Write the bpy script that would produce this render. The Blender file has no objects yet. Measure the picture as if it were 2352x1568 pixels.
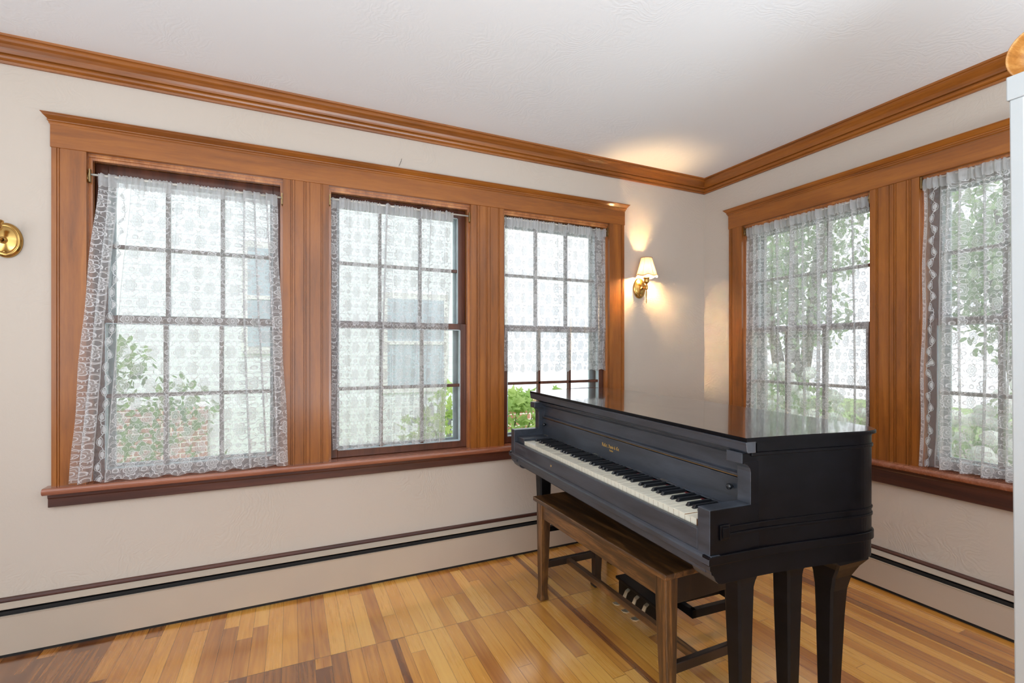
import bpy, bmesh, math, random
from mathutils import Vector, Matrix
random.seed(7)
S = bpy.context.scene
COL = S.collection
PI = math.pi

# ------------------------------------------------------------------ helpers
class MB:
    """collects shapes into one mesh"""
    def __init__(s):
        s.v = []; s.f = []; s.m = []; s.uv = None; s.sm = []
    def add(s, vs, fs, mi=0, smooth=False):
        o = len(s.v); s.v += [tuple(p) for p in vs]
        for f in fs:
            s.f.append([o + i for i in f]); s.m.append(mi); s.sm.append(smooth)
    def box(s, x0, x1, y0, y1, z0, z1, mi=0, T=None):
        vs = [(x, y, z) for z in (z0, z1) for y in (y0, y1) for x in (x0, x1)]
        if T: vs = [T(*p) for p in vs]
        s.add(vs, [(0, 2, 3, 1), (4, 5, 7, 6), (0, 1, 5, 4), (2, 6, 7, 3), (0, 4, 6, 2), (1, 3, 7, 5)], mi)
    def prism(s, pts, a, b, axis='z', mi=0, T=None, smooth=False, capmi=None):
        """polygon pts extruded from a to b. axis z: (x,y); axis y: (x,z); axis x: (y,z)"""
        n = len(pts)
        def P(p, t):
            q = {'z': (p[0], p[1], t), 'y': (p[0], t, p[1]), 'x': (t, p[0], p[1])}[axis]
            return T(*q) if T else q
        s.add([P(p, a) for p in pts] + [P(p, b) for p in pts],
              [tuple(range(n))[::-1], tuple(range(n, 2 * n))], mi)
        if capmi is not None: s.m[-2] = capmi[0]; s.m[-1] = capmi[1]
        o = len(s.v) - 2 * n
        for i in range(n):
            j = (i + 1) % n
            s.f.append([o + i, o + j, o + n + j, o + n + i]); s.m.append(mi); s.sm.append(smooth)
    def loft(s, rings, mi=0, smooth=False, caps=True):
        n = len(rings[0]); o = len(s.v)
        for r in rings: s.v += [tuple(p) for p in r]
        for k in range(len(rings) - 1):
            for i in range(n):
                j = (i + 1) % n
                s.f.append([o + k * n + i, o + k * n + j, o + (k + 1) * n + j, o + (k + 1) * n + i]); s.m.append(mi); s.sm.append(smooth)
        if caps:
            s.f.append([o + i for i in range(n)][::-1]); s.m.append(mi); s.sm.append(False)
            s.f.append([o + (len(rings) - 1) * n + i for i in range(n)]); s.m.append(mi); s.sm.append(False)
    def lathe(s, prof, n=32, c=(0, 0, 0), R=None, mi=0, sx=1, sy=1, caps=True):
        """prof: (radius, height) about z, optionally turned by matrix R"""
        rings = []
        for r, h in prof:
            ring = []
            for i in range(n):
                a = 2 * PI * i / n
                p = Vector((r * math.cos(a) * sx, r * math.sin(a) * sy, h))
                if R: p = R @ p
                ring.append(p + Vector(c))
            rings.append(ring)
        s.loft(rings, mi, True, caps)
    def tube(s, pts, r, n=10, mi=0, caps=True):
        pts = [Vector(p) for p in pts]; rings = []
        up = Vector((0, 0, 1))
        for i, p in enumerate(pts):
            d = (pts[min(i + 1, len(pts) - 1)] - pts[max(i - 1, 0)]).normalized()
            a = d.cross(up)
            if a.length < 1e-3: a = d.cross(Vector((1, 0, 0)))
            a.normalize(); b = d.cross(a).normalized()
            rr = r[i] if isinstance(r, (list, tuple)) else r
            rings.append([p + a * rr * math.cos(2 * PI * k / n) + b * rr * math.sin(2 * PI * k / n) for k in range(n)])
        s.loft(rings, mi, True, caps)
    def build(s, name, mats, parent=None, bevel=0, seg=2, recalc=True, weld=False):
        me = bpy.data.meshes.new(name)
        me.from_pydata(s.v, [], s.f)
        if not isinstance(mats, (list, tuple)): mats = [mats]
        for m in mats: me.materials.append(m)
        me.polygons.foreach_set('material_index', s.m)
        me.polygons.foreach_set('use_smooth', s.sm)
        if s.uv is not None:
            ul = me.uv_layers.new(name='uv')
            for lp in me.loops: ul.data[lp.index].uv = s.uv[lp.vertex_index]
        me.update()
        if recalc or weld:
            bm = bmesh.new(); bm.from_mesh(me)
            if weld: bmesh.ops.remove_doubles(bm, verts=bm.verts, dist=1e-5)
            if recalc: bmesh.ops.recalc_face_normals(bm, faces=bm.faces)
            bm.to_mesh(me); bm.free()
        o = bpy.data.objects.new(name, me); COL.objects.link(o)
        if parent: o.parent = parent
        if bevel:
            md = o.modifiers.new('bevel', 'BEVEL'); md.width = bevel; md.segments = seg
            md.limit_method = 'ANGLE'; md.angle_limit = math.radians(35)
        return o

def empty(name, loc=(0, 0, 0), rz=0.0, parent=None):
    o = bpy.data.objects.new(name, None); COL.objects.link(o)
    o.location = loc; o.rotation_euler = (0, 0, rz); o.empty_display_size = .1
    if parent: o.parent = parent
    return o
def tag(o, label, cat, group=None, kind=None):
    o['label'] = label; o['category'] = cat
    if group: o['group'] = group
    if kind: o['kind'] = kind
    return o
def struct(o):
    o['kind'] = 'structure'; return o

# ------------------------------------------------------------------ node helper
def lin(r, g, b):
    f = lambda c: (c / 255 / 12.92) if c / 255 <= .04045 else ((c / 255 + .055) / 1.055) ** 2.4
    return (f(r), f(g), f(b), 1)
class X:
    """expression on a socket"""
    nt = None
    def __init__(s, k): s.k = k
    @staticmethod
    def m(op, *a, clamp=False):
        n = X.nt.nodes.new('ShaderNodeMath'); n.operation = op; n.use_clamp = clamp
        for i, q in enumerate(a):
            if isinstance(q, X): X.nt.links.new(q.k, n.inputs[i])
            else: n.inputs[i].default_value = q
        return X(n.outputs[0])
    def __add__(s, o): return X.m('ADD', s, o)
    __radd__ = __add__
    def __sub__(s, o): return X.m('SUBTRACT', s, o)
    def __rsub__(s, o): return X.m('SUBTRACT', o, s)
    def __mul__(s, o): return X.m('MULTIPLY', s, o)
    __rmul__ = __mul__
    def __truediv__(s, o): return X.m('DIVIDE', s, o)
    def lt(s, o): return X.m('LESS_THAN', s, o)
    def gt(s, o): return X.m('GREATER_THAN', s, o)
    def fl(s): return X.m('FLOOR', s)
    def fr(s): return X.m('FRACT', s)
    def ab(s): return X.m('ABSOLUTE', s)
    def mx(s, o): return X.m('MAXIMUM', s, o)
    def mn(s, o): return X.m('MINIMUM', s, o)
class Mat:
    def __init__(s, name):
        s.mat = bpy.data.materials.new(name); s.mat.use_nodes = True
        s.nt = s.mat.node_tree; s.nt.nodes.clear()
        s.out = s.nt.nodes.new('ShaderNodeOutputMaterial'); X.nt = s.nt
    def n(s, t, **kw):
        nd = s.nt.nodes.new(t)
        for k, v in kw.items():
            if k.startswith('i_'): nd.inputs[k[2:].replace('_', ' ')].default_value = v
            else: setattr(nd, k, v)
        return nd
    def l(s, a, b): s.nt.links.new(a.k if isinstance(a, X) else a, b)
    def coord(s, which='Object'):
        return s.n('ShaderNodeTexCoord').outputs[which]
    def mapping(s, src, scale=(1, 1, 1), loc=(0, 0, 0), rot=(0, 0, 0)):
        m = s.n('ShaderNodeMapping'); s.l(src, m.inputs[0])
        m.inputs['Scale'].default_value = scale; m.inputs['Location'].default_value = loc; m.inputs['Rotation'].default_value = rot
        return m.outputs[0]
    def noise(s, src, scale, detail=3, rough=.5, dist=0):
        n = s.n('ShaderNodeTexNoise'); s.l(src, n.inputs['Vector'])
        n.inputs['Scale'].default_value = scale; n.inputs['Detail'].default_value = detail
        n.inputs['Roughness'].default_value = rough; n.inputs['Distortion'].default_value = dist
        return X(n.outputs[0])
    def ramp(s, src, stops):
        r = s.n('ShaderNodeValToRGB'); s.l(src, r.inputs[0])
        while len(r.color_ramp.elements) < len(stops): r.color_ramp.elements.new(.5)
        for e, (p, c) in zip(r.color_ramp.elements, stops): e.position = p; e.color = c
        return r.outputs[0]
    def mix(s, f, a, b, mode='MIX'):
        m = s.n('ShaderNodeMix', data_type='RGBA', blend_type=mode)
        for q, i in ((f, 0), (a, 6), (b, 7)):
            if isinstance(q, X): s.l(q, m.inputs[i])
            elif hasattr(q, 'links') or hasattr(q, 'is_output'): s.l(q, m.inputs[i])
            else: m.inputs[i].default_value = q
        return m.outputs[2]
    def bump(s, h, strength=.3, dist=.01):
        b = s.n('ShaderNodeBump'); s.l(h, b.inputs['Height'])
        b.inputs['Strength'].default_value = strength; b.inputs['Distance'].default_value = dist
        return b.outputs[0]
    def pbsdf(s, col, rough=.5, metal=0, normal=None, coat=0, coat_rough=.1, spec=.5, coat_ior=1.5, final=True):
        p = s.n('ShaderNodeBsdfPrincipled')
        if isinstance(col, (tuple, list)): p.inputs['Base Color'].default_value = col
        else: s.l(col, p.inputs['Base Color'])
        if isinstance(rough, X): s.l(rough, p.inputs['Roughness'])
        else: p.inputs['Roughness'].default_value = rough
        p.inputs['Metallic'].default_value = metal
        p.inputs['Specular IOR Level'].default_value = spec
        p.inputs['Coat Weight'].default_value = coat; p.inputs['Coat Roughness'].default_value = coat_rough; p.inputs['Coat IOR'].default_value = coat_ior
        if normal is not None: s.l(normal, p.inputs['Normal'])
        if final: s.l(p.outputs[0], s.out.inputs[0])
        return p.outputs[0]

def simple(name, col, rough=.5, metal=0, coat=0, nscale=20, var=.12):
    m = Mat(name); c = m.coord()
    nz = m.noise(c, nscale, 3)
    a = tuple(x * (1 - var) for x in col[:3]) + (1,); b = tuple(min(1, x * (1 + var)) for x in col[:3]) + (1,)
    m.pbsdf(m.ramp(nz, [(.3, a), (.7, b)]), rough, metal, coat=coat)
    return m.mat

def wood(name, dark, mid, light, axis='z', rough=.32, coat=.25, fine=1.0, bump=.05):
    m = Mat(name); c = m.coord()
    sc = {'x': (.5, 6, 6), 'y': (6, .5, 6), 'z': (6, 6, .5)}[axis]
    mp = m.mapping(c, sc)
    n1 = m.noise(mp, 3.0 * fine, 4, .55, .6)
    mp2 = m.mapping(c, tuple(q * 6 for q in sc))
    n2 = m.noise(mp2, 4 * fine, 5, .7, .2)
    f = n1 * .7 + n2 * .3
    col = m.ramp(f, [(.30, dark), (.5, mid), (.70, light)])
    m.pbsdf(col, n2 * .15 + (rough - .07), coat=coat, coat_rough=.18, normal=m.bump(n2, bump, .004))
    return m.mat

# ------------------------------------------------------------------ materials
TR = (lin(108, 60, 22), lin(142, 82, 28), lin(166, 101, 37))
M = {}
for ax in 'xyz':
    M['trim' + ax] = wood('honey_wood_' + ax, TR[0], TR[1], TR[2], ax, rough=.33)
    M['dark' + ax] = wood('dark_stained_wood_' + ax, lin(44, 21, 16), lin(72, 36, 26), lin(92, 50, 36), ax, rough=.35)
    M['sash' + ax] = wood('sash_wood_' + ax, lin(70, 38, 24), lin(105, 58, 36), lin(130, 75, 48), ax, rough=.35)
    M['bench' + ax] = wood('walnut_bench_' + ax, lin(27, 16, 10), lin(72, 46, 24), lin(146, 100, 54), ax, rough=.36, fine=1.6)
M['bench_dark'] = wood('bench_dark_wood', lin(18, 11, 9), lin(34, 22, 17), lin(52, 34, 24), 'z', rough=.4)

def plaster(name, col, col2, bs):
    m = Mat(name); c = m.coord()
    w = m.noise(c, 3.2, 2, .5)
    mp = m.n('ShaderNodeVectorMath', operation='ADD')
    cmb = m.n('ShaderNodeCombineXYZ'); m.l(w * .5, cmb.inputs[0]); m.l(m.noise(c, 4.1, 2) * .5, cmb.inputs[1]); m.l(w * -.4, cmb.inputs[2])
    m.l(c, mp.inputs[0]); m.l(cmb.outputs[0], mp.inputs[1])
    wv = m.n('ShaderNodeTexWave', wave_type='RINGS', rings_direction='SPHERICAL'); m.l(mp.outputs[0], wv.inputs[0])
    wv.inputs['Scale'].default_value = 14; wv.inputs['Distortion'].default_value = 9; wv.inputs['Detail'].default_value = 3; wv.inputs['Detail Scale'].default_value = 1.6
    n2 = m.noise(c, 60, 4, .6)
    mask = X.m('MULTIPLY', X.m('SUBTRACT', m.noise(c, 2.6, 2), .42, clamp=True), 4.0, clamp=True)
    h = X(wv.outputs[0]) * mask * .8 + n2 * .5
    col_ = m.mix(m.noise(c, 1.3, 2), col, col2)
    m.pbsdf(col_, .78, normal=m.bump(h, bs, .006), spec=.25)
    return m.mat
M['plaster'] = plaster('cream_plaster', lin(199, 188, 177), lin(193, 181, 168), .19)
M['ceiling'] = plaster('ceiling_plaster', lin(240, 242, 245), lin(236, 239, 243), .10)
M['heater'] = simple('heater_cream_enamel', lin(182, 168, 152), .45, coat=.2, nscale=3, var=.03)
M['slot'] = simple('heater_slot_black', lin(22, 20, 20), .6)
M['white'] = simple('white_paint', lin(232, 232, 228), .4, coat=.2, nscale=4, var=.03)
M['storm'] = simple('storm_frame_pale_blue', lin(186, 200, 206), .5)
M['brass'] = simple('aged_brass', (.55, .34, .11, 1), .22, 1.0, nscale=12, var=.25)
M['brassd'] = simple('dull_brass', (.36, .25, .12, 1), .35, 1.0, nscale=12, var=.3)
M['iron'] = simple('dark_iron', lin(40, 36, 34), .4, .8)
M['gold'] = simple('gold_leaf', (.72, .45, .14, 1), .4, .6, var=.2)
M['ivory'] = simple('ivory_key_top', lin(226, 219, 200), .28, coat=.3, nscale=40, var=.05)
M['keywood'] = wood('key_side_wood', lin(120, 80, 45), lin(160, 112, 70), lin(190, 140, 90), 'x')
M['ebony'] = simple('ebony_key', lin(20, 22, 26), .3, coat=.4)
M['felt'] = simple('red_felt', lin(92, 20, 27), .95)
M['steel'] = simple('tarnished_steel', (.45, .42, .36, 1), .32, 1, var=.3)
M['pedal'] = simple('worn_pedal_brass', (.75, .66, .48, 1), .3, .75, var=.2)
M['basket'] = wood('basket_wood', lin(140, 86, 34), lin(190, 130, 62), lin(222, 172, 100), 'x', rough=.5, fine=3)
M['cab'] = simple('cabinet_white_enamel', lin(178, 180, 180), .4, coat=.2, nscale=4, var=.03)
M['greyglass'] = simple('cabinet_grey_panel', lin(120, 122, 122), .25, coat=.3)

def floor_mat():
    m = Mat('strip_oak_floor'); c = m.coord()
    sp = m.n('ShaderNodeSeparateXYZ'); m.l(c, sp.inputs[0])
    x, y = X(sp.outputs[0]), X(sp.outputs[1])
    Wd = .0575
    rowf = x / Wd; row = rowf.fl(); fx = rowf.fr()
    side = y.gt(-.57)
    wn = m.n('ShaderNodeTexWhiteNoise', noise_dimensions='2D')
    cb = m.n('ShaderNodeCombineXYZ'); m.l(row, cb.inputs[0]); m.l(side * 7.3, cb.inputs[1]); m.l(cb.outputs[0], wn.inputs['Vector'])
    off = X(wn.outputs[0])
    L = 1.15
    yy = (y + .57) / L + off * side * .0 + off * 1.0 * (1.0 - side) * 0.85
    yy = yy + side * off * .9
    pl = yy.fl(); fy = yy.fr()
    wn2 = m.n('ShaderNodeTexWhiteNoise', noise_dimensions='3D')
    cb2 = m.n('ShaderNodeCombineXYZ'); m.l(row, cb2.inputs[0]); m.l(pl, cb2.inputs[1]); m.l(side * 3.1, cb2.inputs[2]); m.l(cb2.outputs[0], wn2.inputs['Vector'])
    rnd = X(wn2.outputs[0])
    # grain
    cb3 = m.n('ShaderNodeCombineXYZ'); m.l(x * 14 + rnd * 31, cb3.inputs[0]); m.l(y * 1.1 + rnd * 17, cb3.inputs[1]); m.l(rnd * 9, cb3.inputs[2])
    g1 = m.noise(cb3.outputs[0], 1.6, 4, .55, 1.2)
    cb4 = m.n('ShaderNodeCombineXYZ'); m.l(x * 160 + rnd * 31, cb4.inputs[0]); m.l(y * 5 + rnd * 17, cb4.inputs[1])
    g2 = m.noise(cb4.outputs[0], 1.0, 4, .65, .3)
    wv = m.n('ShaderNodeTexWave', wave_type='BANDS', bands_direction='X'); m.l(cb3.outputs[0], wv.inputs[0])
    wv.inputs['Scale'].default_value = 1.2; wv.inputs['Distortion'].default_value = 7; wv.inputs['Detail'].default_value = 2; wv.inputs['Detail Scale'].default_value = .7
    tone = rnd * .40 + g1 * .42 + X(wv.outputs[0]) * .035 + .09
    # darker stained boards in the near-left part of the room and in the far-left corner
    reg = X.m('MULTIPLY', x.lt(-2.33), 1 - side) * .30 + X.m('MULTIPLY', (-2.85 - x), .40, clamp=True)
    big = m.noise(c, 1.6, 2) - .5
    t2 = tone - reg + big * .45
    col = m.ramp(t2, [(.08, lin(108, 62, 32)), (.30, lin(176, 112, 50)), (.52, lin(216, 152, 66)), (.85, lin(236, 184, 96))])
    # inlaid reddish strips running away from the camera
    ins = ((x + 1.550).ab()).lt(.014).mx(((x + .305).ab()).lt(.026))
    col = m.mix(ins * .75, col, lin(104, 48, 34))
    col = m.mix(X.m('MULTIPLY', X.m('SUBTRACT', .44, g2, clamp=True), 2.2, clamp=True), col, m.mix(1.0, col, (.38, .30, .24, 1), 'MULTIPLY'))
    gap = fx.lt(.018).mx(fx.gt(.982)).mx(fy.lt(.0022))
    seam = ((y + .57).ab()).lt(.002)
    gp = gap.mx(seam)
    col = m.mix(gp * .55, col, lin(60, 34, 18))
    rough = g2 * .12 + rnd * .06 + .17
    m.pbsdf(col, rough, normal=m.bump(g2 * .25 - gp * .8, .22, .002), spec=.5, coat=.9, coat_rough=.19, coat_ior=2.15)
    return m.mat
M['floor'] = floor_mat()

def piano_mat(name, base, rough, worn=True, coat=0.0, spec=.5, bump=.04, ior=1.5):
    m = Mat(name); c = m.coord()
    n = m.noise(m.mapping(c, (4, 1.2, 6)), 3.5, 5, .65, .4)
    n2 = m.noise(m.mapping(c, (60, 3, 60)), 3, 3, .6)
    a = tuple(q * .7 for q in base[:3]) + (1,); b = tuple(q * 1.7 for q in base[:3]) + (1,)
    col = m.ramp(n, [(.35, a), (.7, b)])
    if worn:
        # rubbed edges and bare wood where corners are worn
        bv = m.n('ShaderNodeBevel'); bv.samples = 4; bv.inputs['Radius'].default_value = .0035
        geo = m.n('ShaderNodeNewGeometry'); dp = m.n('ShaderNodeVectorMath', operation='DOT_PRODUCT')
        m.l(bv.outputs[0], dp.inputs[0]); m.l(geo.outputs['Normal'], dp.inputs[1])
        pt = X.m('MULTIPLY', X.m('SUBTRACT', .97, X(dp.outputs['Value']), clamp=True), 9, clamp=True)
        col = m.mix(pt * X.m('GREATER_THAN', m.noise(c, 26, 4), .56) * .55, col, lin(130, 112, 104))
    m.pbsdf(col, n * .22 + n2 * .1 + rough - .16, coat=coat, coat_rough=.05, coat_ior=ior, normal=m.bump(n2, bump, .002), spec=spec)
    return m.mat
M['piano'] = piano_mat('aged_black_lacquer_lit', lin(46, 50, 58), .40, spec=.7)  # lit copy of the lacquer, front sheen lifted into the base colour
M['piano_shaded'] = piano_mat('black_lacquer_shaded', lin(7, 6, 9), .34, False, 0, .12, .004)  # shaded copy of the same lacquer, near black for the unlit sides
M['lid'] = piano_mat('polished_black_lid', lin(26, 22, 24), .17, False, 1.0, .5, .02, 1.9)
M['leg'] = piano_mat('black_leg_lacquer', lin(12, 10, 12), .40, False, 0, .18, .01)

def glass_mat():
    m = Mat('window_glass')
    t = m.n('ShaderNodeBsdfTransparent'); t.inputs[0].default_value = (.97, .985, .98, 1)
    g = m.n('ShaderNodeBsdfGlossy'); g.inputs['Roughness'].default_value = .03
    n = m.noise(m.coord(), 2.0, 1)
    lw = m.n('ShaderNodeFresnel'); lw.inputs[0].default_value = 1.45
    mx = m.n('ShaderNodeMixShader'); m.l(X(lw.outputs[0]) * (n * .2 + .6), mx.inputs[0]); m.l(t.outputs[0], mx.inputs[1]); m.l(g.outputs[0], mx.inputs[2])
    m.l(mx.outputs[0], m.out.inputs[0]); return m.mat
M['glass'] = glass_mat()

def lace_mat(name, border_u=None, band=False):
    m = Mat(name)
    uvn = m.n('ShaderNodeUVMap'); uvn.uv_map = 'uv'
    wob = m.noise(uvn.outputs[0], 9, 2) - .5
    sp = m.n('ShaderNodeSeparateXYZ'); m.l(uvn.outputs[0], sp.inputs[0])
    U, V = X(sp.outputs[0]) + wob * .006, X(sp.outputs[1]) + wob * .006
    cosx = lambda q: X.m('COSINE', q); sinx = lambda q: X.m('SINE', q)
    PX, PY = .124, .071
    row = (V / PY).fl()
    Uo = U + X.m('MODULO', row + 1000, 2.0) * (PX / 2)
    x = ((Uo / PX).fr() - .5) * PX
    y = ((V / PY).fr() - .5) * PY
    r = X.m('SQRT', x * x + y * y); th = X.m('ARCTAN2', y, x)
    Rp = cosx(th * 3.0 + .4).ab() * .009 + .0205
    ring = lambda q, w: X.m('MULTIPLY', X.m('SUBTRACT', 1.0, (q / w), clamp=True), 1.8, clamp=True)
    outline = ring((r - Rp).ab(), .0021)
    inner = ring((r - .0080).ab(), .0016)
    pet2 = ring((r - Rp * .66).ab(), .0014)
    # fish-scale arcs filling the ground between the flowers
    SX, SY = PX / 4, PY / 3
    r4 = (V / SY).fl()
    x4 = (((U + X.m('MODULO', r4 + 999, 2.0) * (SX / 2)) / SX).fr() - .5) * SX
    y4 = ((V / SY).fr() - .72) * SY
    arc = ring((X.m('SQRT', x4 * x4 + y4 * y4 * 1.3) - .0125).ab(), .0013) * y4.lt(.0045)
    fill = r.lt(Rp)
    # scrolling stems and leaves between the flowers
    y2 = ((V / PY + .5).fr() - .5) * PY
    scr = ring((y2 - sinx(Uo * (2 * PI / (PX / 2))) * .011).ab(), .0015) * (1 - fill)
    x3 = ((Uo / PX + .5).fr() - .5) * PX
    r3 = X.m('SQRT', x3 * x3 * .55 + y * y)
    leaf = r3.lt(.0095) * (1 - fill)
    leafo = ring((r3 - .0095).ab(), .0014) * (1 - fill)
    scr2 = ring((X.m('SQRT', (x3 - .012) * (x3 - .012) + y2 * y2) - .014).ab(), .0013) * (1 - fill)
    fine = m.noise(uvn.outputs[0], 900, 1) * .16
    d = fill * .17 + leaf * .14 + .39 + fine
    line = outline.mx(inner).mx(pet2 * .7).mx(scr).mx(leafo).mx(scr2).mx(arc * (1 - fill) * .8)
    d = X.m('ADD', d, line * .55, clamp=True)
    if border_u is not None:
        # open ladder of leaves down one edge
        b0, b1 = border_u
        inb = U.gt(b0).mn(U.lt(b1)); wb_ = b1 - b0
        ub = (U - (b0 + b1) / 2)
        yb = ((V / .052).fr() - .5) * .052
        swing = sinx(V * (2 * PI / .104) + wob * 9) * (wb_ * .13)
        lf = X.m('SQRT', (ub - swing) * (ub - swing) * 1.6 + yb * yb)
        bd = ring((ub - swing * 1.5).ab(), .0028).mx(lf.lt(.0125) * .85).mx(ring((lf - .018).ab(), .0026) * .8)
        edge = ring((ub.ab() - wb_ / 2).ab(), .006) * .8
        bdens = bd.mx(edge).mx(.22)
        d = d * (1 - inb) + bdens * inb
    if band: d = m.noise(m.mapping(uvn.outputs[0], (60, 4, 1)), 3, 3) * .35 + .52
    df = m.n('ShaderNodeBsdfDiffuse'); df.inputs[0].default_value = (.68, .68, .695, 1)
    tl = m.n('ShaderNodeBsdfTranslucent'); tl.inputs[0].default_value = (.80, .81, .82, 1)
    a = m.n('ShaderNodeMixShader'); m.l(.55 - (0.0 * d if band else X.m('MULTIPLY', line, .50)), a.inputs[0]); m.l(df.outputs[0], a.inputs[1]); m.l(tl.outputs[0], a.inputs[2])
    tr = m.n('ShaderNodeBsdfTransparent')
    b = m.n('ShaderNodeMixShader'); m.l(X.m('MULTIPLY', d, 1.0, clamp=True), b.inputs[0]); m.l(tr.outputs[0], b.inputs[1]); m.l(a.outputs[0], b.inputs[2])
    m.l(b.outputs[0], m.out.inputs[0]); return m.mat
M['lace'] = lace_mat('white_lace')
M['lace_b'] = lace_mat('white_lace_leaf_border', (.085, .150))
M['lace_c'] = lace_mat('white_lace_edge_border', (.02, .10))
M['lace_band'] = lace_mat('lace_header', band=True)

# ------------------------------------------------------------------ room constants
CEIL = 2.42
OPZ0, OPZ1 = .64, 2.017
def WA(s, p, z): return (-s, -p, z)          # s: distance from the corner along the wall, p: into the room
def WB(s, p, z): return (-p, -s, z)
OPEN_A = [(.854, 1.602), (1.806, 2.557), (2.764, 3.500)]
OPEN_B = [(.334, 1.105), (1.318, 2.070)]
LA, LB = 5.2, 4.9

def wall_mesh(name, T, opens, L):
    m = MB()
    m.box(-.16 if T is WA else 0, L, -.16, 0, -.02, OPZ0 - .01, T=T)
    m.box(-.16 if T is WA else 0, L, -.16, 0, OPZ1, CEIL + .02, T=T)
    e = [-.16 if T is WA else 0] + [q for o in opens for q in (o[0] - .012, o[1] + .012)] + [L]
    for i in range(0, len(e), 2): m.box(e[i], e[i + 1], -.16, 0, OPZ0 - .01, OPZ1, T=T)
    return struct(m.build(name, M['plaster']))
wall_mesh('wall_left', WA, OPEN_A, LA)
wall_mesh('wall_right', WB, OPEN_B, LB)
m = MB(); m.box(-LA - .1, .16, -LB - .1, .16, -.06, 0); struct(m.build('floor', M['floor']))
m = MB(); m.box(-LA - .1, .16, -LB - .1, .16, CEIL, CEIL + .1); struct(m.build('ceiling', M['ceiling']))
# walls behind the camera, each with an opening added for a fill light
def back_wall(name, T):
    m = MB(); L = LA if T == 0 else LB
    def P(a, p, z): return (-a, -LB - .1 + p, z) if T == 0 else (-LA - .1 + p, -a, z)
    a0, a1 = (1.2, 4.2) if T == 0 else (.9, 4.1)
    m.box(-.1, L + .1, 0, .1, 0, .7, T=P); m.box(-.1, L + .1, 0, .1, 2.1, CEIL, T=P)
    m.box(-.1, a0, 0, .1, .7, 2.1, T=P); m.box(a1, L + .1, 0, .1, .7, 2.1, T=P)
    struct(m.build(name, M['plaster']))
back_wall('wall_back', 0); back_wall('wall_front', 1)

# ------------------------------------------------------------------ trim
def run(m, prof, s0, s1, T, mi=0, miter0=False, miter1=False, smooth=False):
    """profile (p,z) swept along a wall from s0 to s1, optional mitre so that the end is cut at 45 degrees"""
    n = len(prof)
    a = [T(s0 + (p if miter0 else 0), p, z) for p, z in prof]
    b = [T(s1 - (p if miter1 else 0), p, z) for p, z in prof]
    m.add(a + b, [tuple(range(n))[::-1], tuple(range(n, 2 * n))] + [(i, (i + 1) % n, n + (i + 1) % n, n + i) for i in range(n)], mi, smooth)
crown = [(0, 2.326), (.011, 2.326), (.013, 2.334), (.010, 2.338), (.017, 2.343), (.0205, 2.350), (.018, 2.357), (.011, 2.3595),
         (.020, 2.3625), (.022, 2.370), (.027, 2.380), (.036, 2.390), (.045, 2.397), (.050, 2.404), (.050, 2.410), (.058, 2.412), (.060, 2.4205), (0, 2.4205)]
for i, (T, L, mt) in enumerate(((WA, LA, 'x'), (WB, LB, 'y'))):
    m = MB(); run(m, crown, 0, L, T, miter0=True); struct(m.build('trim_%d' % (i + 1), M['trim' + mt]))

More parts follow.
